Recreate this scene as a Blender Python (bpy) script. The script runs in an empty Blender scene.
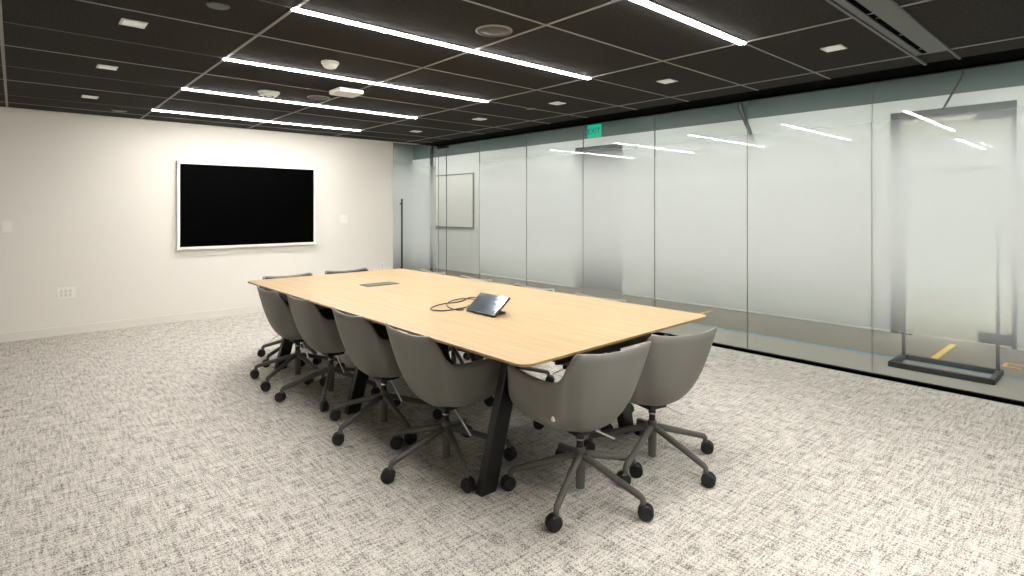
import bpy, bmesh, math, random
from mathutils import Vector, Matrix
random.seed(7)
S = bpy.context.scene
COL = S.collection
PI = math.pi

# ------------------------------------------------------------------ camera
CAM_H = 1.385
cd = bpy.data.cameras.new('camera')
cam = bpy.data.objects.new('camera', cd)
COL.objects.link(cam)
cam.location = (0, 0, CAM_H)
cam.rotation_euler = (PI/2, 0, math.radians(-41.6))
cd.sensor_width = 36
cd.lens = 560/1024*36
cd.shift_y = -79/1024
cd.clip_start = 0.05
S.camera = cam

# ------------------------------------------------------------------ world, exposure
w = bpy.data.worlds.new('world')
S.world = w
w.use_nodes = True
w.node_tree.nodes['Background'].inputs[0].default_value = (0.9, 0.95, 1.0, 1)
w.node_tree.nodes['Background'].inputs[1].default_value = 0.05
S.view_settings.view_transform = 'Standard'
S.view_settings.look = 'None'
S.view_settings.gamma = 1
S.view_settings.use_curve_mapping = False
S.view_settings.exposure = 0.0

STRIP = 142.0      # radiance of the linear lamps
CORR = 25.0       # radiance of the added, unseen corridor lamps

# ------------------------------------------------------------------ room dimensions
H = 2.445
XL, XG = -1.5, 5.30
YB, YW = -1.8, 7.85
XC = 7.36         # far wall of the corridor
HC = 2.95         # corridor ceiling
XD = 4.46         # where the wall with the screen ends and the glass door begins

# ------------------------------------------------------------------ material helpers
def lin(c):
    return tuple(((v/255)/12.92 if v/255 <= .04045 else ((v/255+.055)/1.055)**2.4) for v in c) + (1,)

def mat(name, rgb, rough=.5, metal=0, noise=0, nscale=40, bump=0, spec=.5):
    m = bpy.data.materials.new(name); m.use_nodes = True
    nt = m.node_tree; b = nt.nodes['Principled BSDF']
    col = lin(rgb)
    b.inputs['Base Color'].default_value = col
    b.inputs['Roughness'].default_value = rough
    b.inputs['Metallic'].default_value = metal
    b.inputs['Specular IOR Level'].default_value = spec
    tc = nt.nodes.new('ShaderNodeTexCoord')
    n = nt.nodes.new('ShaderNodeTexNoise'); n.inputs['Scale'].default_value = nscale; n.inputs['Detail'].default_value = 4
    nt.links.new(tc.outputs['Object'], n.inputs['Vector'])
    if noise:
        r = nt.nodes.new('ShaderNodeValToRGB')
        r.color_ramp.elements[0].position = .35; r.color_ramp.elements[1].position = .65
        r.color_ramp.elements[0].color = tuple(v*(1-noise) for v in col[:3])+(1,)
        r.color_ramp.elements[1].color = tuple(min(1, v*(1+noise)) for v in col[:3])+(1,)
        nt.links.new(n.outputs['Fac'], r.inputs['Fac'])
        nt.links.new(r.outputs['Color'], b.inputs['Base Color'])
    if bump:
        bp = nt.nodes.new('ShaderNodeBump'); bp.inputs['Strength'].default_value = bump; bp.inputs['Distance'].default_value = .002
        nt.links.new(n.outputs['Fac'], bp.inputs['Height'])
        nt.links.new(bp.outputs['Normal'], b.inputs['Normal'])
    return m

def emit(name, rgb, s):
    m = bpy.data.materials.new(name); m.use_nodes = True
    nt = m.node_tree
    nt.nodes.remove(nt.nodes['Principled BSDF'])
    e = nt.nodes.new('ShaderNodeEmission')
    e.inputs[0].default_value = lin(rgb); e.inputs[1].default_value = s
    nt.links.new(e.outputs[0], nt.nodes['Material Output'].inputs[0])
    return m

def glass(name, tint=(.95, .975, .96), film=False):
    """thin pane: tinted transparency, a gradient frosting film (denser at mid height), mirror reflection"""
    m = bpy.data.materials.new(name); m.use_nodes = True
    nt = m.node_tree; N = nt.nodes; L = nt.links
    N.remove(N['Principled BSDF'])
    out = N['Material Output']
    tr = N.new('ShaderNodeBsdfTransparent'); tr.inputs[0].default_value = tint+(1,)
    body = tr
    if film:
        tc = N.new('ShaderNodeTexCoord'); sp = N.new('ShaderNodeSeparateXYZ')
        L.new(tc.outputs['Object'], sp.inputs[0])
        mr = N.new('ShaderNodeMapRange'); mr.inputs['From Max'].default_value = 2.5
        L.new(sp.outputs['Z'], mr.inputs['Value'])
        r = N.new('ShaderNodeValToRGB'); r.color_ramp.interpolation = 'B_SPLINE'
        e = r.color_ramp.elements
        def g(v): return (v, v, v, 1)
        e[0].position = .30/2.5; e[0].color = g(.0)
        e[1].position = .86/2.5; e[1].color = g(.95)
        a = e.new(1.70/2.5); a.color = g(.95)
        a = e.new(1.95/2.5); a.color = g(.66)
        a = e.new(2.14/2.5); a.color = g(.12)
        a = e.new(2.36/2.5); a.color = g(.0)
        L.new(mr.outputs[0], r.inputs[0])
        df = N.new('ShaderNodeBsdfDiffuse'); df.inputs[0].default_value = (.84, .87, .85, 1)
        tl = N.new('ShaderNodeBsdfTranslucent'); tl.inputs[0].default_value = (.87, .90, .88, 1)
        fr = N.new('ShaderNodeMixShader'); fr.inputs[0].default_value = .55
        L.new(df.outputs[0], fr.inputs[1]); L.new(tl.outputs[0], fr.inputs[2])
        mx = N.new('ShaderNodeMixShader')
        L.new(r.outputs[0], mx.inputs[0]); L.new(tr.outputs[0], mx.inputs[1]); L.new(fr.outputs[0], mx.inputs[2])
        body = mx
    gl = N.new('ShaderNodeBsdfGlossy'); gl.inputs['Roughness'].default_value = 0.0
    fn = N.new('ShaderNodeFresnel'); fn.inputs[0].default_value = 1.5
    ge = N.new('ShaderNodeNewGeometry')
    mul = N.new('ShaderNodeMath'); mul.operation = 'MULTIPLY'
    inv = N.new('ShaderNodeMath'); inv.operation = 'SUBTRACT'; inv.inputs[0].default_value = 1
    L.new(ge.outputs['Backfacing'], inv.inputs[1])
    L.new(fn.outputs[0], mul.inputs[0]); L.new(inv.outputs[0], mul.inputs[1])
    m2 = N.new('ShaderNodeMixShader')
    L.new(mul.outputs[0], m2.inputs[0]); L.new(body.outputs[0], m2.inputs[1]); L.new(gl.outputs[0], m2.inputs[2])
    L.new(m2.outputs[0], out.inputs[0])
    return m

# carpet: broken dashes running both ways, changing direction from patch to patch
def carpet():
    m = bpy.data.materials.new('woven_carpet'); m.use_nodes = True
    nt = m.node_tree; N = nt.nodes; L = nt.links; b = N['Principled BSDF']
    tc = N.new('ShaderNodeTexCoord')
    def noise(sx, sy, det=3, off=0, rough=.6):
        mp = N.new('ShaderNodeMapping'); mp.inputs['Scale'].default_value = (sx, sy, 1); mp.inputs['Location'].default_value = (off, off, 0)
        n = N.new('ShaderNodeTexNoise'); n.inputs['Scale'].default_value = 1; n.inputs['Detail'].default_value = det
        n.inputs['Roughness'].default_value = rough
        L.new(tc.outputs['Object'], mp.inputs[0]); L.new(mp.outputs[0], n.inputs['Vector'])
        return n.outputs['Fac']
    def math_(op, a, b_=None, v=None):
        n = N.new('ShaderNodeMath'); n.operation = op
        L.new(a, n.inputs[0])
        if b_ is not None: L.new(b_, n.inputs[1])
        if v is not None: n.inputs[1].default_value = v
        return n.outputs[0]
    ax = noise(8, 66, 2); ay = noise(66, 8, 2, 5)
    fine = noise(140, 140, 2, 2, .75); blot = noise(11, 11, 2, 4)
    tot = math_('ADD', math_('MULTIPLY', math_('ADD', ax, ay), v=.205), math_('MULTIPLY', fine, v=.53))
    tot = math_('ADD', tot, math_('MULTIPLY', blot, v=.06))
    r = N.new('ShaderNodeValToRGB'); e = r.color_ramp.elements
    e[0].position = .395; e[0].color = lin((82, 78, 72))
    e[1].position = .585; e[1].color = lin((222, 216, 205))
    a = e.new(.445); a.color = lin((132, 127, 119))
    a = e.new(.488); a.color = lin((190, 184, 174))
    L.new(tot, r.inputs[0])
    L.new(r.outputs[0], b.inputs['Base Color'])
    b.inputs['Roughness'].default_value = .95; b.inputs['Specular IOR Level'].default_value = .1
    bp = N.new('ShaderNodeBump'); bp.inputs['Strength'].default_value = .5; bp.inputs['Distance'].default_value = .004
    L.new(tot, bp.inputs['Height']); L.new(bp.outputs[0], b.inputs['Normal'])
    return m

def wood():
    m = bpy.data.materials.new('pale_oak'); m.use_nodes = True
    nt = m.node_tree; N = nt.nodes; L = nt.links; b = N['Principled BSDF']
    tc = N.new('ShaderNodeTexCoord'); mp = N.new('ShaderNodeMapping'); mp.inputs['Scale'].default_value = (38, 1.6, 20)
    n = N.new('ShaderNodeTexNoise'); n.inputs['Scale'].default_value = 1; n.inputs['Detail'].default_value = 6; n.inputs['Distortion'].default_value = .4
    L.new(tc.outputs['Object'], mp.inputs[0]); L.new(mp.outputs[0], n.inputs['Vector'])
    r = N.new('ShaderNodeValToRGB'); e = r.color_ramp.elements
    e[0].position = .3; e[0].color = lin((162, 138, 101)); e[1].position = .7; e[1].color = lin((176, 153, 115))
    L.new(n.outputs['Fac'], r.inputs[0]); L.new(r.outputs[0], b.inputs['Base Color'])
    b.inputs['Roughness'].default_value = .42; b.inputs['Specular IOR Level'].default_value = .3
    return m

M = dict(
    wall=mat('warm_white_paint', (225, 220, 210), .85, nscale=300, bump=.1),
    corr_wall=mat('white_corridor_paint', (226, 224, 218), .85, nscale=300, bump=.1),
    bulkhead=mat('grey_bulkhead_paint', (100, 110, 107), .8, nscale=60, bump=.1),
    grey_wall=mat('grey_green_paint', (150, 158, 152), .8, nscale=60, bump=.1),
    base=mat('baseboard_paint', (222, 217, 206), .6),
    felt=mat('charcoal_felt_tile', (52, 50, 48), .98, noise=.3, nscale=90, bump=.5, spec=.05),
    bar=mat('grey_ceiling_bar', (128, 124, 117), .6),
    bar_thin=mat('dark_ceiling_joint', (74, 71, 67), .7),
    black=mat('black_powder_coat', (10, 10, 10), .45, nscale=400, bump=.1),
    blackmatt=mat('black_matt', (3, 3, 3), .95, spec=.02),
    diff_grey=mat('grey_anodised_metal', (82, 83, 80), .55, metal=.1),
    white=mat('white_plastic', (232, 230, 222), .45),
    speaker=mat('speaker_mesh', (84, 81, 76), .8, noise=.3, nscale=900),
    screen=mat('black_screen', (1, 1, 1), .5, spec=.02),
    touch=mat('touch_reflection_grey', (130, 142, 150), .08, metal=.75),  # pale metallic base colour stands in for the glass wall's reflection
    frame_white=mat('white_frame_paint', (236, 232, 224), .5),
    shell=mat('grey_moulded_shell', (116, 114, 108), .55, nscale=700, bump=.15, spec=.4),
    pad=mat('dark_seat_pad', (40, 39, 37), .9, noise=.2, nscale=500, bump=.4),
    chairmetal=mat('taupe_powder_coat', (88, 85, 79), .45, spec=.5),
    chrome=mat('brushed_chrome', (190, 188, 182), .25, metal=1),
    lever=mat('light_metal_lever', (228, 225, 218), .35),
    receptacle=mat('grey_receptacle', (186, 182, 174), .5),
    rubber=mat('caster_rubber', (9, 9, 9), .5),
    oak=wood(),
    oak_edge=mat('oak_edge', (150, 122, 74), .5, noise=.15, nscale=60),
    apron=mat('brown_apron', (92, 78, 60), .6, noise=.15, nscale=30),
    plate=mat('brushed_metal_plate', (58, 57, 54), .4, metal=.3),
    tape_y=mat('yellow_tape', (240, 190, 20), .5),
    tape_b=mat('blue_tape', (60, 150, 190), .5),
    tape_o=mat('orange_tape', (214, 160, 60), .5),
    corr_floor=mat('taupe_corridor_carpet', (128, 117, 105), .95, noise=.14, nscale=60, bump=.3),
    corr_strip=mat('light_grey_floor_strip', (156, 147, 138), .9, noise=.08, nscale=60),
    door_grey=mat('grey_door_paint', (150, 155, 150), .6),
    board=mat('pale_board', (226, 222, 213), .5),
    boardframe=mat('grey_board_frame', (140, 136, 129), .5),
    exit_green=emit('lit_green_sign', (30, 205, 165), .85),
    exit_dark=mat('dark_green_lettering', (6, 70, 66), .5),
    carpet=carpet(),
    glass_film=glass('frosted_gradient_glass', (.86, .91, .885), True),
    glass=glass('clear_glass', (.955, .975, .965)),
    edge=mat('glass_edge_green', (92, 108, 102), .3),
    strip=emit('lamp_diffuser', (255, 252, 250), STRIP),
    corr_fill=emit('corridor_fill_glow', (252, 252, 252), CORR),
    lens=emit('downlight_lens', (255, 248, 235), .55),
)

# ------------------------------------------------------------------ mesh helpers
def new_obj(name, bm, m, parent=None, smooth=False, bevel=0, solid=0):
    bmesh.ops.recalc_face_normals(bm, faces=bm.faces)
    me = bpy.data.meshes.new(name); bm.to_mesh(me); bm.free()
    for x in (m if isinstance(m, (list, tuple)) else [m]):
        me.materials.append(x)
    if smooth:
        for p in me.polygons: p.use_smooth = True
    o = bpy.data.objects.new(name, me); COL.objects.link(o)
    if parent: o.parent = parent
    if solid:
        s = o.modifiers.new('solid', 'SOLIDIFY'); s.thickness = solid; s.offset = 0
    if bevel:
        b = o.modifiers.new('bevel', 'BEVEL'); b.width = bevel; b.segments = 3; b.limit_method = 'ANGLE'
    return o

def box(bm, x0, x1, y0, y1, z0, z1, mi=0):
    v = [bm.verts.new((x, y, z)) for x in (x0, x1) for y in (y0, y1) for z in (z0, z1)]
    fs = []
    for f in ((0, 1, 3, 2), (4, 6, 7, 5), (0, 4, 5, 1), (2, 3, 7, 6), (0, 2, 6, 4), (1, 5, 7, 3)):
        fc = bm.faces.new([v[i] for i in f]); fc.material_index = mi; fs.append(fc)
    return fs

def prism(bm, pts, z0, z1, cx=0, cy=0):
    a = [bm.verts.new((x+cx, y+cy, z0)) for x, y in pts]
    b = [bm.verts.new((x+cx, y+cy, z1)) for x, y in pts]
    bm.faces.new(a[::-1]); bm.faces.new(b)
    n = len(pts)
    for i in range(n):
        bm.faces.new((a[i], a[(i+1) % n], b[(i+1) % n], b[i]))

def tube(bm, pts, r, n=10, caps=True, flat=1.0):
    """sweep a circle (radius or list of radii) along points"""
    pts = [Vector(p) for p in pts]
    rings = []
    rr = r if isinstance(r, (list, tuple)) else [r]*len(pts)
    prev = None
    for i, p in enumerate(pts):
        t = (pts[min(i+1, len(pts)-1)] - pts[max(i-1, 0)]).normalized()
        if prev is None:
            up = Vector((0, 0, 1)) if abs(t.z) < .95 else Vector((1, 0, 0))
            a = t.cross(up).normalized()
        else:
            a = (prev - t*prev.dot(t)).normalized()
        prev = a
        b = t.cross(a).normalized()
        rings.append([bm.verts.new(p + a*math.cos(k*2*PI/n)*rr[i] + b*math.sin(k*2*PI/n)*rr[i]*flat) for k in range(n)])
    for i in range(len(rings)-1):
        for k in range(n):
            bm.faces.new((rings[i][k], rings[i][(k+1) % n], rings[i+1][(k+1) % n], rings[i+1][k]))
    if caps:
        bm.faces.new(rings[0][::-1]); bm.faces.new(rings[-1])

def lathe(bm, prof, n=32, cx=0, cy=0):
    """prof: list of (r, z)"""
    rings = []
    for r, z in prof:
        if r < 1e-6: rings.append([bm.verts.new((cx, cy, z))])
        else: rings.append([bm.verts.new((cx+r*math.cos(k*2*PI/n), cy+r*math.sin(k*2*PI/n), z)) for k in range(n)])
    for i in range(len(rings)-1):
        A, B = rings[i], rings[i+1]
        for k in range(n):
            k2 = (k+1) % n
            if len(A) == 1 and len(B) == 1: continue
            if len(A) == 1: bm.faces.new((A[0], B[k2], B[k]))
            elif len(B) == 1: bm.faces.new((A[k], A[k2], B[0]))
            else: bm.faces.new((A[k], A[k2], B[k2], B[k]))
    if len(rings[0]) > 1: bm.faces.new(rings[0][::-1])
    if len(rings[-1]) > 1: bm.faces.new(rings[-1])

def catmull(P, n):
    P = [Vector(p) for p in P]; out = []
    for i in range(len(P)-1):
        p0 = P[max(i-1, 0)]; p1 = P[i]; p2 = P[i+1]; p3 = P[min(i+2, len(P)-1)]
        for k in range(n):
            t = k/n
            out.append(.5*((2*p1)+(p2-p0)*t+(2*p0-5*p1+4*p2-p3)*t*t+(3*p1-p0-3*p2+p3)*t**3))
    out.append(P[-1]); return out

def rrect(hx, hy, r, n=6):
    pts = []
    for cx, cy, a0 in ((hx-r, hy-r, 0), (-hx+r, hy-r, 90), (-hx+r, -hy+r, 180), (hx-r, -hy+r, 270)):
        for k in range(n+1):
            a = math.radians(a0+90*k/n); pts.append((cx+r*math.cos(a), cy+r*math.sin(a)))
    return pts

def structure(name, bm, m, **k):
    o = new_obj(name, bm, m, **k); o['kind'] = 'structure'; return o

def tag(o, label, cat, group=None):
    o['label'] = label; o['category'] = cat
    if group: o['group'] = group
    return o

def thing(name, loc, label, cat, rz=0, group=None):
    o = bpy.data.objects.new(name, None); COL.objects.link(o)
    o.empty_display_size = .1
    o.location = loc; o.rotation_euler = (0, 0, rz)
    return tag(o, label, cat, group)

def copy_tree(o, parent=None):
    c = o.copy(); COL.objects.link(c)
    if parent: c.parent = parent
    for ch in list(o.children): copy_tree(ch, c)
    return c

# ================================================================== SETTING
bm = bmesh.new(); box(bm, XL, XG, YB, YW, -.1, 0); structure('floor', bm, M['carpet'])
bm = bmesh.new(); box(bm, XG, XC, -3, 13, -.1, -.004); box(bm, 2, XG, YW+.001, 13, -.1, -.004); box(bm, XC, 14, -3, 5, -.1, -.004); box(bm, XC, 8.4, 5.4, 6.8, -.1, -.004)
structure('floor_corridor', bm, M['corr_floor'])
bm = bmesh.new(); box(bm, XG+.02, 6.13, -3, 13, -.004, .0); structure('trim_floor_strip', bm, M['corr_strip'])
bm = bmesh.new(); box(bm, XL, XG-.34, YB, YW, H, H+.1); structure('ceiling', bm, M['felt'])
bm = bmesh.new(); box(bm, XG-.34, XG+.06, YB, YW+.1, H+.0, H+.1); structure('trim_painted_pocket', bm, M['blackmatt'])  # flush strip; the dark of a recessed pocket is put into its colour
bm = bmesh.new(); box(bm, XG-.015, XG+.03, YB, YW, H-.012, H+.0); structure('trim_glass_head', bm, M['blackmatt'])
bm = bmesh.new(); box(bm, XG-.022, XG+.03, YB, YW, 0, .026); structure('trim_glass_sill', bm, M['blackmatt'])
bm = bmesh.new(); box(bm, XL, XD, YW, YW+.12, 0, H); structure('wall_back', bm, M['wall'])
bm = bmesh.new(); box(bm, XD, XG+.02, YW, YW+.12, H-.0, H+.1); structure('trim_door_head', bm, M['wall'])
bm = bmesh.new(); box(bm, XL-.12, XL, YB, YW, 0, H); structure('wall_left', bm, M['wall'])
bm = bmesh.new(); box(bm, XL, XG, YB-.12, YB, 0, H); structure('wall_front', bm, M['grey_wall'])  # unseen wall, made grey to cut bounce and deepen shade under the table
bm = bmesh.new(); box(bm, XL, XD, YW-.014, YW, 0, .1); structure('baseboard_back', bm, M['base'], bevel=.004)
bm = bmesh.new(); box(bm, XL, XL+.014, YB, YW-.014, 0, .1); structure('baseboard_left', bm, M['base'], bevel=.004)

# corridor shell
LD = (5.60, 6.62); RD = (.82, 1.88); DZ = 2.455; WT = 2.59
bm = bmesh.new()
box(bm, XC, XC+.12, -3, RD[0], 0, WT); box(bm, XC, XC+.12, RD[1], LD[0], 0, WT); box(bm, XC, XC+.12, LD[1], 13, 0, WT)
box(bm, XC, XC+.12, RD[0], RD[1], DZ, WT); box(bm, XC, XC+.12, LD[0], LD[1], DZ, WT)
structure('wall_corridor', bm, M['corr_wall'])
bm = bmesh.new(); box(bm, XC+.02, XC+.12, -3, 13, WT, HC); structure('trim_bulkhead', bm, M['bulkhead'])
bm = bmesh.new(); box(bm, 2, XC+.12, YW+.12, 13, HC, HC+.1); box(bm, XG+.06, XC+.12, -3, YW+.12, HC, HC+.1); structure('ceiling_corridor', bm, M['bulkhead'])
bm = bmesh.new(); box(bm, XG+.03, XG+.06, -3, YW+.1, H-.012, HC); box(bm, 2, XG+.06, YW+.1, YW+.12, H+.1, HC); structure('trim_corridor_soffit', bm, M['bulkhead'])
bm = bmesh.new(); box(bm, 2, XC+.12, 12.0, 12.12, 0, HC); structure('wall_far_end', bm, M['grey_wall'])
bm = bmesh.new(); box(bm, 1.9, 2, YW+.12, 12, 0, HC); box(bm, XG, XC+.12, -3.12, -3, 0, HC); structure('wall_corridor_ends', bm, M['corr_wall'])
bm = bmesh.new()
box(bm, XC+.12, 8.3, LD[1], LD[1]+.1, 0, DZ); box(bm, XC+.12, 8.3, LD[0]-.1, LD[0], 0, DZ); structure('wall_alcove', bm, M['grey_wall'])
bm = bmesh.new(); box(bm, XC+.005, 8.3, LD[0], LD[1], DZ-.05, DZ); structure('ceiling_alcove', bm, M['blackmatt'])
bm = bmesh.new(); box(bm, 13.6, 13.7, -1, 5, 0, 2.7); box(bm, XC+.12, 13.6, 4.9, 5, 0, 2.7); box(bm, XC+.12, 13.6, -1.1, -1, 0, 2.7)
structure('wall_opposite_room', bm, M['corr_wall'])
bm = bmesh.new(); box(bm, XC+.12, 13.7, -1.1, 5, H+.03, H+.2); structure('ceiling_opposite_room', bm, M['corr_wall'])

# grey door inside the alcove
bm = bmesh.new(); box(bm, 8.2, 8.25, LD[0]+.05, LD[1]-.05, 0, DZ-.05)
d1 = structure('door_1', bm, M['door_grey'])
bm = bmesh.new(); box(bm, 8.16, 8.3, LD[0], LD[0]+.05, 0, DZ-.05); box(bm, 8.16, 8.3, LD[1]-.05, LD[1], 0, DZ-.05)
new_obj('door_frame', bm, M['black'], d1)
bm = bmesh.new(); tube(bm, [(8.2, LD[0]+.14, 1.0), (8.14, LD[0]+.14, 1.0), (8.14, LD[0]+.27, 1.0)], .01); new_obj('door_handle', bm, M['chrome'], d1, smooth=True)

# glazed door of the opposite room with black header and jambs
bm = bmesh.new(); box(bm, XC+.05, XC+.062, RD[0]+.05, RD[1]-.08, .02, DZ-.12)
d2 = structure('door_2', bm, M['glass_film'])
bm = bmesh.new()
box(bm, XC-.01, XC+.13, RD[1]-.075, RD[1], 0, DZ); box(bm, XC+.02, XC+.13, RD[0], RD[0]+.04, 0, DZ)
box(bm, XC-.01, XC+.13, RD[0], RD[1], DZ-.085, DZ)
new_obj('door_frame', bm, M['black'], d2)
bm = bmesh.new(); box(bm, XC-.03, XC+.04, RD[0]+.03, RD[0]+.3, DZ-.16, DZ-.09); new_obj('door_closer', bm, M['black'], d2, bevel=.004)
bm = bmesh.new(); box(bm, XC+.02, XC+.09, RD[0]+.04, RD[0]+.3, .02, .13); new_obj('patch_fitting', bm, M['black'], d2, bevel=.004)
bm = bmesh.new()
box(bm, XC+.0, XC+.03, RD[1]-.2, RD[1]-.04, .0, .012); new_obj('floor_plate', bm, M['black'], d2)
for yy in (1.42, 1.14):
    bm = bmesh.new()
    for a in (35, -35, 90):
        c, s_ = math.cos(math.radians(a))*.055, math.sin(math.radians(a))*.04
        tube(bm, [(XC+.04, yy-c, 2.30-s_), (XC+.04, yy+c, 2.30+s_)], .006, 6)
    new_obj('glass_fitting', bm, M['black'], d2)

# ceiling joints
xb = [-1.24, -.06, 1.105, 2.285, 3.465, 4.635]
yb = [2.28+1.3*k for k in range(-3, 5)]
k = 1
for x in xb:
    bm = bmesh.new(); box(bm, x-.009, x+.009, YB, YW, H-.004, H+.002); structure('trim_%d' % k, bm, M['bar']); k += 1
for y in yb:
    if abs(y-.98) < .01: continue      # this run is replaced by the slot diffuser
    bm = bmesh.new(); box(bm, XL, XG-.34, y-.007, y+.007, H-.003, H+.002); structure('trim_%d' % k, bm, M['bar']); k += 1
LY = [1.69-1.3*2, 1.69-1.3, 1.69, 2.97, 4.275, 5.58, 6.99]
for y in LY:
    for x0, x1, mm in ((XL, 1.09, 'bar_thin'), (3.48, XG-.34, 'bar')):
        bm = bmesh.new(); box(bm, x0, x1, y-.006, y+.006, H-.003, H+.002); structure('trim_%d' % k, bm, M[mm]); k += 1

# ================================================================== GLASS WALL
joints = [-1.8, -.62, .43, 1.486, 2.54, 3.59, 4.635, 5.67, 6.72]
def pane(name, y0, y1, label, film=True):
    bm = bmesh.new()
    g = .003
    fs = box(bm, XG, XG+.012, y0+g, y1-g, .026, H-.012)
    # room side carries the film, edges are green, far side clear
    for i, f in enumerate(fs): f.material_index = 2
    fs[0].material_index = 0 if film else 1
    fs[1].material_index = 1
    o = new_obj(name, bm, [M['glass_film'], M['glass'], M['edge']])
    o['kind'] = 'structure'
    return o
n = 1
for a, b in zip(joints[:-1], joints[1:]):
    pane('window_%d' % n, a, b, ''); n += 1
pane('window_%d' % n, 6.72, 7.60, '', film=False); n += 1
pane('window_%d' % n, 7.60, 7.84, '', film=False)

# corner fittings
bm = bmesh.new(); box(bm, XG-.02, XG+.04, 7.58, 7.83, H-.065, H-.012)
tag(new_obj('pivot_fitting', bm, M['black'], bevel=.003), 'small black patch fitting at the head of the glass corner beside the pivot door', 'door fitting')
bm = bmesh.new(); box(bm, XG-.075, XG-.035, YW+.07, YW+.12, 0, H); structure('trim_corner_post', bm, M['black'])

# glass door in the wall with the screen
DOOR = thing('glass_door', (XD, YW+.03, 0), 'frameless frosted glass door with a tall black pull bar in the far corner of the room', 'door')
bm = bmesh.new(); fs = box(bm, .005, XG-XD-.012, 0, .012, .015, H-.006)
for f in fs: f.material_index = 2
fs[2].material_index = 0; fs[3].material_index = 1
new_obj('door_panel', bm, [M['glass_film'], M['glass'], M['edge']], DOOR)
for sgn in (-1, 1):
    yo = -.055 if sgn < 0 else .067
    bm = bmesh.new(); tube(bm, [(.145, yo, .36), (.145, yo, 1.545)], .014, 14)
    hb = new_obj('pull_bar', bm, M['black'], DOOR, smooth=True)
    bm = bmesh.new()
    for zz in (.45, 1.47):
        tube(bm, [(.145, yo, zz), (.145, 0 if sgn < 0 else .012, zz)], .010, 10); 
        if sgn < 0: tube(bm, [(.145, yo, zz), (.115, yo, zz)], .008, 10)
    new_obj('stand_off', bm, M['black'], hb, smooth=True)
bm = bmesh.new(); box(bm, XG-XD-.09, XG-XD-.012, -.008, .02, .0, .1); new_obj('bottom_pivot', bm, M['black'], DOOR, bevel=.003)

# ================================================================== LAMPS
def strip_light(x0, x1, y, label, group, z=H, m='strip', wd=.020, rz=0):
    t = thing('linear_light', ((x0+x1)/2, y, z), label, 'ceiling light', rz=rz, group=group)
    hl = (x1-x0)/2
    bm = bmesh.new()
    box(bm, -hl-.006, hl+.006, -wd-.007, -wd, -.006, .004); box(bm, -hl-.006, hl+.006, wd, wd+.007, -.006, .004)
    box(bm, -hl-.006, -hl, -wd, wd, -.006, .004); box(bm, hl, hl+.006, -wd, wd, -.006, .004)
    new_obj('housing', bm, M['bar'], t)
    bm = bmesh.new(); box(bm, -hl, hl, -wd, wd, -.012, .003)
    new_obj('diffuser', bm, M[m], t, bevel=.003)
    return t
names = ['linear ceiling lamp behind the viewpoint, first from the near wall', 'linear ceiling lamp behind the viewpoint, second from the near wall',
 'lit white linear ceiling lamp cut off by the top edge of the picture',
 'lit white linear ceiling lamp directly beside the large round speaker grille',
 'lit white linear ceiling lamp just before the square access point and the small domed detector',
 'lit white linear ceiling lamp running between the wide detector and the far speaker grille',
 'lit white linear ceiling lamp farthest from the viewer, nearest the black screen']
for y, nm in zip(LY, names):
    strip_light(1.095, 3.47, y, nm, 'linear lamps in the ceiling')
for i, y in enumerate((-1.6, .6, 2.8, 5.0, 7.2, 9.4, 11.2)):
    t = strip_light(5.5, 7.1, y, 'unseen lamp added to light the corridor beyond the glass', 'added unseen corridor lamps', z=HC, m='corr_fill', wd=.11, rz=PI/2)  # added out of view to light the corridor
for i, x in enumerate((3.2, )):
    strip_light(2.9, 4.6, 10.0, 'unseen lamp added to brighten the space behind the glass door', 'added unseen corridor lamps', z=HC, m='corr_fill', wd=.15)  # added out of view to brighten the far corridor
strip_light(11.0, 13.2, 1.90, 'lit linear lamp in the room across the corridor, seen through its glass door', None, z=H+.03, m='strip')
for yy in (.1, 4.0):
    strip_light(8.2, 10.8, yy, 'unseen lamp added to brighten the room across the corridor', 'added unseen lamps of the room across', z=H+.03, m='strip', wd=.07)  # put in out of view so the room across is not dark

# square downlights
def downlight(x, y, label, s=.062):
    t = thing('square_downlight', (x, y, H), label, 'downlight', group='square recessed downlights')
    bm = bmesh.new()
    box(bm, -s, s, -s, -s+.012, -.006, .004); box(bm, -s, s, s-.012, s, -.006, .004)
    box(bm, -s, -s+.012, -s+.012, s-.012, -.006, .004); box(bm, s-.012, s, -s+.012, s-.012, -.006, .004)
    new_obj('trim_ring', bm, M['white'], t)
    bm = bmesh.new(); box(bm, -s+.012, s-.012, -s+.012, s-.012, -.003, .003); new_obj('lens', bm, M['lens'], t)
for x, y, l in ((4.03, 1.35, 'square lit downlight nearest the slot air diffuser'), (4.04, 2.615, 'square downlight on the glass side, second from the slot diffuser'),
        (4.06, 3.89, 'square downlight on the glass side, third from the slot diffuser'), (4.09, 5.18, 'square downlight on the glass side, fourth from the slot diffuser'),
        (4.09, 6.58, 'square downlight on the glass side, closest to the glass door'), (.505, 3.82, 'square downlight on the left side, nearest the viewer'),
        (.515, 5.13, 'square downlight on the left side, middle of the three'), (.53, 6.6, 'square downlight on the left side, closest to the wall with the screen')):
    downlight(x, y, l)

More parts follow.
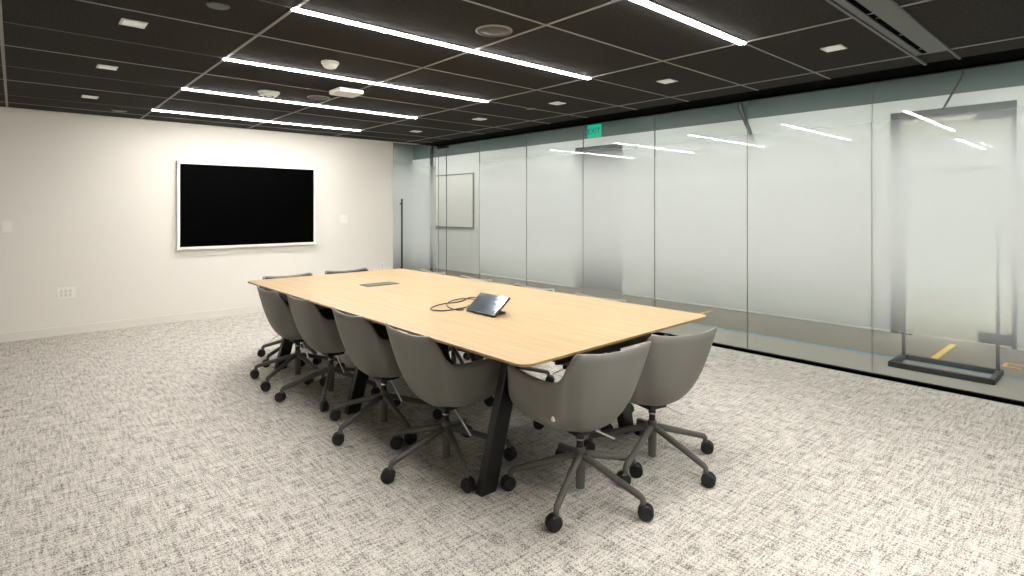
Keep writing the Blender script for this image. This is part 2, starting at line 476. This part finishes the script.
def disc(name, x, y, r, m, label, cat, prof=None, group=None):
    bm = bmesh.new()
    lathe(bm, prof or [(r*.8, H+.003), (r, H), (r, H-.004), (r*.96, H-.008), (0, H-.009)], 40, x, y)
    return tag(new_obj(name, bm, m, smooth=False), label, cat, group)
def speaker(x, y, r, label):
    t = thing('ceiling_speaker', (x, y, H), label, 'speaker', group='round ceiling speakers')
    bm = bmesh.new(); lathe(bm, [(r*.9, .003), (r, 0), (r, -.005), (r*.93, -.008), (r*.92, -.004), (r*.92, .003)], 40)
    new_obj('rim', bm, M['bar'], t)
    bm = bmesh.new(); lathe(bm, [(r*.92, .002), (r*.92, -.004), (r*.3, -.007), (0, -.008)], 40); new_obj('grille', bm, M['speaker'], t, smooth=True)
speaker(2.13, 2.56, .11, 'round grey ceiling speaker grille between the two nearest linear lamps')
speaker(2.16, 5.2, .105, 'round grey ceiling speaker grille beside the square white access point')
disc('cover_plate', .79, 3.19, .055, M['plate'], 'small round cover plate on the dark ceiling near the left edge of the lamps', 'cover plate')
disc('cover_plate', 4.05, 4.52-.25, .05, M['plate'], 'small round cover plate on the dark ceiling towards the glass wall', 'cover plate')
disc('cover_plate', .84, 7.31, .07, M['plate'], 'small round cover plate on the ceiling just above the wall with the screen', 'cover plate')
def dome(x, y, r, h, label):
    t = thing('smoke_detector', (x, y, H), label, 'detector')
    bm = bmesh.new(); lathe(bm, [(r, .003), (r, -.012), (r*.97, -.016), (r*.9, -.018)], 32); new_obj('base', bm, M['white'], t, smooth=True)
    bm = bmesh.new(); lathe(bm, [(r*.86, -.018), (r*.82, -h*.6), (r*.62, -h*.88), (r*.3, -h), (0, -h)], 32); new_obj('dome', bm, M['white'], t, smooth=True)
    return t
dome(1.70, 3.89, .062, .05, 'small white domed detector on the ceiling between two linear lamps')
t = dome(1.72, 5.25, .092, .05, 'wide white ceiling detector with dark sensor dots at the far lamps')
for a in range(4):
    bm = bmesh.new(); lathe(bm, [(.011, -.045), (.011, -.052), (0, -.053)], 12, .045*math.cos(a*PI/2+.5), .045*math.sin(a*PI/2+.5)); new_obj('sensor', bm, M['black'], t)
ap = thing('access_point', (2.2, 4.69, H), 'square white wireless access point mounted on the dark ceiling', 'access point')
bm = bmesh.new(); prism(bm, rrect(.118, .118, .03), -.045, -.008); new_obj('cover', bm, M['white'], ap, bevel=.01)
bm = bmesh.new(); prism(bm, rrect(.08, .08, .01), -.008, .003); new_obj('mount', bm, M['white'], ap)

# slot air diffuser
sd = thing('slot_diffuser', (3.5, .95, H), 'grey linear slot air diffuser with a black slot in the ceiling by the glass wall', 'air vent')
bm = bmesh.new(); box(bm, -1.6, 1.46, .092, .108, -.014, .003); new_obj('outer_rail', bm, M['diff_grey'], sd)
bm = bmesh.new(); box(bm, -1.6, 1.44, -.108, -.094, -.014, .003); new_obj('outer_rail', bm, M['diff_grey'], sd)
bm = bmesh.new(); box(bm, -1.6, 1.12, .045, .084, -.010, .002); new_obj('inner_blade', bm, M['diff_grey'], sd)
bm = bmesh.new(); box(bm, -1.6, 1.12, -.094, .010, -.010, .002); new_obj('flat_blade', bm, M['diff_grey'], sd)
bm = bmesh.new(); box(bm, -1.6, 1.12, .010, .045, -.003, .002); box(bm, -1.6, 1.12, .084, .092, -.003, .002); new_obj('slot', bm, M['blackmatt'], sd)
for xx in (.05, .5, .95):
    bm = bmesh.new(); box(bm, xx, xx+.012, .010, .03, -.010, .0); new_obj('slot_clip', bm, M['diff_grey'], sd)

# ================================================================== WALL ITEMS
tv = thing('wall_display', (2.3375, YW, 0), 'large black flat screen in a white frame on the far white wall', 'screen')
def ring(bm, x0, x1, z0, z1, w_, y0, y1):
    box(bm, x0, x1, y0, y1, z0, z0+w_); box(bm, x0, x1, y0, y1, z1-w_, z1)
    box(bm, x0, x0+w_, y0, y1, z0+w_, z1-w_); box(bm, x1-w_, x1, y0, y1, z0+w_, z1-w_)
bm = bmesh.new(); ring(bm, -.8625, .8625, .885, 1.972, .032, -.06, 0); new_obj('frame', bm, M['frame_white'], tv, bevel=.003)
bm = bmesh.new(); box(bm, -.83, .83, -.045, 0, .918, 1.939); new_obj('casing', bm, M['blackmatt'], tv)
bm = bmesh.new(); box(bm, -.818, .818, -.047, -.0445, .930, 1.928); new_obj('screen', bm, M['screen'], tv)

def wall_plate(name, x, z, w_, h_, label, cat, kind):
    t = thing(name, (x, YW, z), label, cat)
    bm = bmesh.new(); box(bm, -w_/2, w_/2, -.007, 0, -h_/2, h_/2); new_obj('plate', bm, M['white'], t, bevel=.003)
    if kind == 'switch':
        bm = bmesh.new(); box(bm, -.017, .017, -.011, -.006, -.033, .033); new_obj('rocker', bm, M['frame_white'], t, bevel=.002)
    if kind == 'outlet':
        for q in (-.038, 0.0, .038) if w_ > .15 else (0,):
            bm = bmesh.new(); box(bm, q-.014, q+.014, -.010, -.006, -.04, .04); s_ = new_obj('socket', bm, M['base'], t, bevel=.002)
            for zz in (-.02, .02):
                bm = bmesh.new(); box(bm, q-.006, q+.006, -.0104, -.0098, zz-.005, zz+.005)
                new_obj('receptacle', bm, M['receptacle'], s_)
    return t
wall_plate('light_switch', -.06, 1.20, .08, .125, 'white light switch plate on the far wall at the left edge of the picture', 'light switch', 'switch')
wall_plate('wall_outlet', .42, .463, .16, .125, 'wide white socket plate low on the far wall, left of the screen', 'outlet', 'outlet')
wall_plate('blank_plate', 3.63, 1.237, .125, .125, 'square white blank plate on the far wall to the right of the screen', 'wall plate', 'blank')
wall_plate('wall_outlet', 4.27, .5, .075, .115, 'small white socket plate low on the wall beside the glass door', 'outlet', 'outlet')

# ================================================================== TABLE
TX, TY0, TY1 = 2.285, 1.635, 5.175
TB = thing('conference_table', (TX, (TY0+TY1)/2, 0), 'long pale wood conference table on splayed black legs', 'table')
hy = (TY1-TY0)/2; hx = .775
def warp(x, y):
    # small out-of-square of the top, corners as (x, y) offsets: near left, near right, far left, far right
    u, v = (x/hx+1)/2, (y/hy+1)/2
    o = ((.005, .0), (-.005, .055), (-.010, -.005), (-.02, .008))
    f = ((1-u)*(1-v), u*(1-v), (1-u)*v, u*v)
    return (x+sum(a*b[0] for a, b in zip(f, o)), y+sum(a*b[1] for a, b in zip(f, o)))
bm = bmesh.new()
top = rrect(hx, hy, .06, 8); und = rrect(hx-.03, hy-.03, .045, 8)
rings = [[bm.verts.new(warp(x, y)+(z,)) for x, y in P] for P, z in ((top, .760), (top, .7485), (und, .738))]
bm.faces.new(rings[0]); bm.faces.new(rings[2][::-1])
nn = len(top)
for a in (0, 1):
    for i in range(nn):
        f = bm.faces.new((rings[a][i], rings[a][(i+1) % nn], rings[a+1][(i+1) % nn], rings[a+1][i])); f.material_index = 1
bv = new_obj('tabletop', bm, [M['oak'], M['oak_edge']], TB)
def beam(bm, p0, p1, w0, w1, d):
    """tapered square bar between two points, w along x, d along y"""
    vs = []
    for p, w_ in ((p0, w0), (p1, w1)):
        vs.append([bm.verts.new((p[0]+sx*w_/2, p[1]+sy*d/2, p[2])) for sx, sy in ((-1, -1), (1, -1), (1, 1), (-1, 1))])
    bm.faces.new(vs[0][::-1]); bm.faces.new(vs[1])
    for i in range(4): bm.faces.new((vs[0][i], vs[0][(i+1) % 4], vs[1][(i+1) % 4], vs[1][i]))
for yy in (2.13, 3.58, 4.96):
    yl = yy-(TY0+TY1)/2
    for sx in (-1, 1):
        bm = bmesh.new(); beam(bm, (sx*.565, yl, 0), (sx*.375, yl, .70), .095, .095, .054)
        new_obj('leg', bm, M['black'], TB, bevel=.006)
    bm = bmesh.new(); box(bm, -.44, .44, yl-.03, yl+.03, .695, .738); new_obj('crossbeam', bm, M['black'], TB, bevel=.004)
bm = bmesh.new(); box(bm, -.03, .03, 2.16-(TY0+TY1)/2, 4.93-(TY0+TY1)/2, .67, .738); new_obj('long_beam', bm, M['black'], TB)
for s_ in (-1, 1):
    bm = bmesh.new(); box(bm, -.38, .38, s_*(hy-.20)-.009, s_*(hy-.20)+.009, .65, .738); new_obj('apron', bm, M['apron'], TB, bevel=.002)

pb = thing('power_box', (2.26, 4.2, .76), 'dark metal power box lid set into the far half of the table', 'power box')
bm = bmesh.new(); prism(bm, rrect(.145, .075, .006), -.004, .004); new_obj('lid_frame', bm, M['plate'], pb, bevel=.001)
bm = bmesh.new(); box(bm, -.13, .13, -.058, .045, .003, .0055); new_obj('lid', bm, M['diff_grey'], pb)
bm = bmesh.new(); box(bm, -.13, .13, .050, .064, .003, .005); new_obj('cable_slot', bm, M['blackmatt'], pb)

# touch panel
tp = thing('touch_panel', (2.11, 2.597, .76), 'tilted touch panel with a reflective screen lying on the table with its cables', 'touch panel')
bm = bmesh.new()
# wedge body, local: x 0 (front) .. .13, y +-.137
def wedge(bm, hw, pts):
    a = [bm.verts.new((x, -hw, z)) for x, z in pts]; b = [bm.verts.new((x, hw, z)) for x, z in pts]
    bm.faces.new(a); bm.faces.new(b[::-1]); n = len(pts)
    for i in range(n): bm.faces.new((a[i], b[i], b[(i+1) % n], a[(i+1) % n]))
wedge(bm, .137, [(-.060, .012), (.057, .108), (.065, .099), (-.052, .003)])
new_obj('casing', bm, M['black'], tp, bevel=.003)
bm = bmesh.new(); wedge(bm, .129, [(-.0545, .0185), (.0525, .1063), (.0525, .103), (-.0545, .015)]); new_obj('screen', bm, M['touch'], tp)
bm = bmesh.new(); wedge(bm, .08, [(-.04, .0), (-.04, .010), (.02, .055), (.045, .02), (.075, .012), (.075, 0)]); new_obj('stand', bm, M['black'], tp, bevel=.003)
def cable(pts, name, label, r=.0035):
    bm = bmesh.new(); tube(bm, catmull(pts, 8), r, 8)
    return tag(new_obj(name, bm, M['black'], smooth=True), label, 'cable')
z_ = .7645
cable([(2.19, 2.66, .773), (2.26, 2.80, z_), (2.36, 2.98, z_), (2.33, 3.12, z_), (2.20, 3.10, z_), (2.09, 2.99, z_), (2.04, 2.88, z_), (2.035, 2.80, z_), (2.07, 2.78, z_)], 'cable', 'thin black cable coiled tightly behind the touch panel')
cable([(2.19, 2.63, .772), (2.29, 2.78, z_), (2.40, 2.98, z_), (2.37, 3.10, z_+.007), (2.24, 3.04, z_), (2.10, 3.04, z_), (1.97, 2.98, z_), (1.92, 2.90, z_), (1.96, 2.83, z_), (2.06, 2.83, z_), (2.14, 2.84, z_), (2.2, 2.9, z_)], 'cable', 'longer black cable looping far out over the tabletop left of the touch panel')

# ================================================================== CHAIR
def shell_grid(inner=False):
    R = [(0, -.268, .745), (.11, -.268, .749), (.19, -.258, .758), (.228, -.240, .756), (.243, -.205, .705), (.252, -.168, .642), (.264, -.115, .612), (.280, .04, .612), (.286, .20, .626)]
    B = [(0, -.180, .305), (.075, -.175, .305), (.120, -.16, .305), (.148, -.135, .308), (.178, -.105, .312), (.215, -.075, .318), (.24, -.02, .325), (.268, .09, .345), (.285, .20, .385)]
    Sx = [(0, .0, .333), (0, .005, .333), (0, .015, .333), (0, .03, .334), (0, .05, .336), (0, .08, .34), (0, .12, .35), (0, .165, .365), (0, .225, .392)]
    F = [(.55, 0, 0), (.55, 0, 0), (.55, 0, 0), (.60, 0, 0), (.66, 0, 0), (.70, 0, 0), (.76, 0, 0), (.82, 0, 0), (.85, 0, 0)]
    if inner:
        R = [(x*.955, y+.016, z-.012) for x, y, z in R]; R[-1] = (R[-1][0], .185, R[-1][2]); R[-2] = (R[-2][0], .08, R[-2][2])
        B = [(x*.90, y+.03, z+.055) for x, y, z in B]; B[-1] = (B[-1][0], .195, B[-1][2]); B[-2] = (B[-2][0], .1, B[-2][2])
        Sx = [(0, y, .405-.02*i/8) for i, (x, y, z) in enumerate(Sx)]; Sx[-1] = (0, .218, .405)
    n = 5
    F = catmull(F, n); R = catmull(R, n); B = catmull(B, n); Sx = catmull(Sx, n)
    bm = bmesh.new(); V = 18
    rows = []
    seq = [(-1, i) for i in range(len(R)-1, 0, -1)] + [(1, i) for i in range(len(R))]
    for sg, i in seq:
        p0 = R[i]; p2 = B[i]; p3 = Sx[i]; p1 = p0.lerp(p2, F[i].x)
        row = []
        for k in range(V+1):
            t = k/V
            p = p0*(1-t)**3 + p1*3*t*(1-t)**2 + p2*3*t*t*(1-t) + p3*t**3
            row.append(bm.verts.new((sg*p.x, p.y, p.z)))
        rows.append(row)
    for a, b in zip(rows[:-1], rows[1:]):
        for k in range(V):
            bm.faces.new((a[k], a[k+1], b[k+1], b[k]))
    bmesh.ops.remove_doubles(bm, verts=bm.verts, dist=.0006)
    return bm

def make_chair():
    t = thing('office_chair', (0, 0, 0), '', 'chair', group='grey swivel chairs round the table')
    sh = new_obj('seat_shell', shell_grid(), M['shell'], t, smooth=True, solid=.013)
    new_obj('seat_pad', shell_grid(True), M['pad'], t, smooth=True, solid=.007)
    # small white label on the left rear of the shell
    bm = bmesh.new(); box(bm, -.240, -.2275, -.095, -.080, .428, .452); new_obj('maker_tag', bm, M['white'], sh)
    # under-seat plate and gas lift
    bm = bmesh.new(); box(bm, -.06, .06, -.05, .08, .300, .325); new_obj('seat_mount', bm, M['black'], t, bevel=.006)
    bm = bmesh.new(); lathe(bm, [(.017, .20), (.017, .262), (.02, .262), (.02, .302)], 20); new_obj('gas_lift', bm, M['black'], t, smooth=False)
    bm = bmesh.new(); lathe(bm, [(.0208, .262), (.0215, .264), (.0215, .269), (.0208, .271)], 20); new_obj('lift_collar', bm, M['chrome'], t)
    bm = bmesh.new(); tube(bm, [(.03, .02, .307), (.10, .01, .285), (.225, .0, .215)], [.0045, .0045, .005], 8); new_obj('height_lever', bm, M['lever'], t, smooth=True)
    # five-star base
    b = bmesh.new(); lathe(b, [(.015, .03), (.0215, .03), (.0235, .15), (.0245, .16), (.0245, .222), (.021, .228), (.017, .228)], 24)
    base = new_obj('base_column', b, M['chairmetal'], t, smooth=False)
    for k in range(5):
        a = 2*PI*k/5
        c, s_ = math.cos(a), math.sin(a)
        P = [(c*r, s_*r, z) for r, z in ((.012, .188), (.05, .182), (.15, .152), (.27, .116), (.325, .099), (.338, .092), (.342, .080), (.342, .060))]
        bm = bmesh.new(); tube(bm, catmull(P, 3), [.0175]*7+[.016]*7+[.0135]*8, 10)
        leg = new_obj('base_leg', bm, M['chairmetal'], base, smooth=True)
        # twin-wheel caster trailing slightly
        sw = a + (0.5 if k % 2 else -.7)
        ux, uy = math.cos(sw), math.sin(sw)      # rolling direction
        vx, vy = -uy, ux                         # axle
        cx, cy = c*.342+ux*.012, s_*.342+uy*.012
        bm = bmesh.new()
        for sg in (-1, 1):
            prof = [(sg*.004, .029), (sg*.006, .035), (sg*.018, .035), (sg*.024, .029), (sg*.026, .012)]
            P = [(cx+vx*q, cy+vy*q, .0355) for q, _ in prof]
            tube(bm, P, [r_ for _, r_ in prof], 20)
        new_obj('caster', bm, M['rubber'], leg, smooth=False)
        bm = bmesh.new(); tube(bm, [(c*.342, s_*.342, .066), (c*.342, s_*.342, .040)], .010, 10); new_obj('caster_stem', bm, M['rubber'], leg)
    return t

CH = make_chair()
# (x, y, heading degrees (0 = faces +Y), spoke phase degrees in world, extra height, label)
chairs = [
 (2.06, 1.82, -8, 60, 0, 'grey swivel armchair closest to the viewer at the near end, fully in view'),
 (2.62, 1.79, -13, 48, 0, 'grey swivel armchair at the near right table corner, half behind the closest chair'),
 (1.765, 2.53, -91, 36, 0, 'grey swivel armchair beside the near black table leg, first on the left side'),
 (1.765, 3.22, -91, 50, 0, 'grey swivel armchair second from the viewer along the left side of the table'),
 (1.765, 4.02, -91, 22, 0, 'grey swivel armchair third from the viewer along the left side of the table'),
 (1.735, 4.60, -91, 66, 0, 'grey swivel armchair farthest from the viewer along the left side of the table'),
 (1.97, 5.23, 180, 60, -.006, 'grey swivel armchair at the far table end, the left one below the screen'),
 (2.57, 5.23, 180, 36, .0, 'grey swivel armchair at the far table end, the right one towards the glass door'),
 (2.82, 2.52, 90, 36, .015, 'mostly hidden grey swivel armchair on the glass side, nearest the viewer in its row'),
 (2.82, 3.19, 90, 60, .018, 'mostly hidden grey swivel armchair on the glass side, second from the viewer in its row'),
 (2.82, 3.93, 90, 35, .018, 'mostly hidden grey swivel armchair on the glass side, third from the viewer in its row'),
 (2.82, 4.62, 90, 54, .018, 'mostly hidden grey swivel armchair on the glass side, farthest from the viewer in its row'),
]
for i, (x, y, hd, ph, dz, lab) in enumerate(chairs):
    c = CH if i == len(chairs)-1 else copy_tree(CH)
    c.location = (x, y, 0); c.rotation_euler = (0, 0, math.radians(hd)); c['label'] = lab
    for ch in c.children:
        nm = ch.name.split('.')[0]
        if nm == 'base_column': ch.rotation_euler = (0, 0, math.radians(ph-hd))
        else: ch.location.z += dz

# ================================================================== CORRIDOR ITEMS
st = thing('display_stand', (5.96, 1.13, 0), 'black free-standing metal frame stand on the corridor floor behind the glass', 'stand')
bm = bmesh.new()
box(bm, -.215, -.17, -.36, .36, 0, .045); box(bm, .17, .215, -.36, .36, 0, .045)
box(bm, -.17, .17, .32, .36, 0, .045); box(bm, -.17, .17, -.36, -.32, 0, .045)
new_obj('base_frame', bm, M['black'], st, bevel=.003)
for yy in (.33, -.33):
    bm = bmesh.new(); box(bm, .145, .170, yy-.012, yy+.012, .0, 1.75); new_obj('upright', bm, M['black'], st)
bm = bmesh.new(); box(bm, .145, .170, -.315, .315, 1.71, 1.745); new_obj('top_rail', bm, M['black'], st)

def tape(name, x0, x1, y0, y1, m, label):
    bm = bmesh.new(); box(bm, x0, x1, y0, y1, -.0045, .0008); return tag(new_obj(name, bm, m), label, 'floor tape')
tape('floor_tape', 6.10, 6.135, -2.5, 12, M['tape_b'], 'thin blue tape line running along the corridor floor')
tape('floor_tape', 6.30, 7.18, 1.262, 1.312, M['tape_y'], 'short yellow tape stripe across the corridor floor behind the black stand')
tape('floor_tape', 6.55, 7.1, 3.87, 3.92, M['tape_o'], 'orange tape stripe on the corridor floor beyond the near right table corner')
bm = bmesh.new()
for a in ((6.50, 6.53, .70, .80), (6.50, 6.68, .80, .825), (6.65, 6.68, .70, .80), (6.55, 6.68, .66, .685)): box(bm, a[0], a[1], a[2], a[3], -.0045, .0008)
tag(new_obj('floor_tape', bm, M['tape_o']), 'small square of pale orange tape marks on the corridor floor at the right edge', 'floor tape')

# exit sign hanging in the corridor
ex = thing('exit_sign', (6.5, 5.46, 2.45), 'lit green EXIT sign hanging in the corridor behind the top of the glass', 'sign')
bm = bmesh.new(); box(bm, -.008, .008, -.128, .128, 0, .2); new_obj('lit_panel', bm, M['exit_green'], ex, bevel=.002)
bm = bmesh.new(); box(bm, -.03, .03, -.14, .14, .2, .23); new_obj('housing', bm, M['diff_grey'], ex, bevel=.003)
bm = bmesh.new()
for yy in (-.1, .07): tube(bm, [(0, yy, .228), (0, yy, HC-2.45)], .005, 8)
new_obj('hanger', bm, M['diff_grey'], ex)
cu = bpy.data.curves.new('exit_text', 'FONT'); cu.body = 'EXIT'; cu.size = .12; cu.extrude = .002; cu.align_x = 'CENTER'; cu.align_y = 'CENTER'
tmp = bpy.data.objects.new('tmp', cu); COL.objects.link(tmp)
dg = bpy.context.evaluated_depsgraph_get(); me = bpy.data.meshes.new_from_object(tmp.evaluated_get(dg)); bpy.data.objects.remove(tmp)
me.materials.clear(); me.materials.append(M['exit_dark'])
tx = bpy.data.objects.new('lettering', me); COL.objects.link(tx); tx.parent = ex
tx.location = (-.0095, 0, .10); tx.rotation_euler = (PI/2, 0, -PI/2)

# dark angled shapes added for diagonals of unknown cause above the corridor
def shape(pts, r, label):
    bm = bmesh.new(); tube(bm, pts, r, 10); tag(new_obj('angled_shape', bm, M['plate'], smooth=True), label, 'shape')
shape([(7.1, 3.52, HC), (7.1, 3.50, 2.72), (7.1, 3.32, 2.25)], [.035, .035, .02], 'dark angled brace hanging in the corridor above the middle glass panels')
shape([(7.1, 1.18, HC), (7.1, 1.20, 2.72), (7.1, 1.36, 2.40)], [.012, .012, .010], 'thin dark angled rod hanging in the corridor above the right hand door')

# board and small sign on the corridor wall
wb = thing('wall_board', (XC, 10.25, 0), 'pale framed board on the corridor wall beyond the clear glass corner', 'board')
bm = bmesh.new(); box(bm, -.02, 0, -.72, .9, .99, 2.14); new_obj('panel', bm, M['board'], wb)
bm = bmesh.new()
box(bm, -.03, 0, -.745, -.72, .965, 2.165); box(bm, -.03, 0, .9, .925, .965, 2.165); box(bm, -.03, 0, -.72, .9, .965, .99); box(bm, -.03, 0, -.72, .9, 2.14, 2.165)
new_obj('frame', bm, M['boardframe'], wb)
bm = bmesh.new(); box(bm, -.012, 0, -.10, .10, -.05, .05)
sg = new_obj('room_plaque', bm, M['boardframe'], bevel=.003); sg.location = (XC, 9.2, 1.57)
tag(sg, 'small grey plaque on the corridor wall right of the pale board', 'plaque')
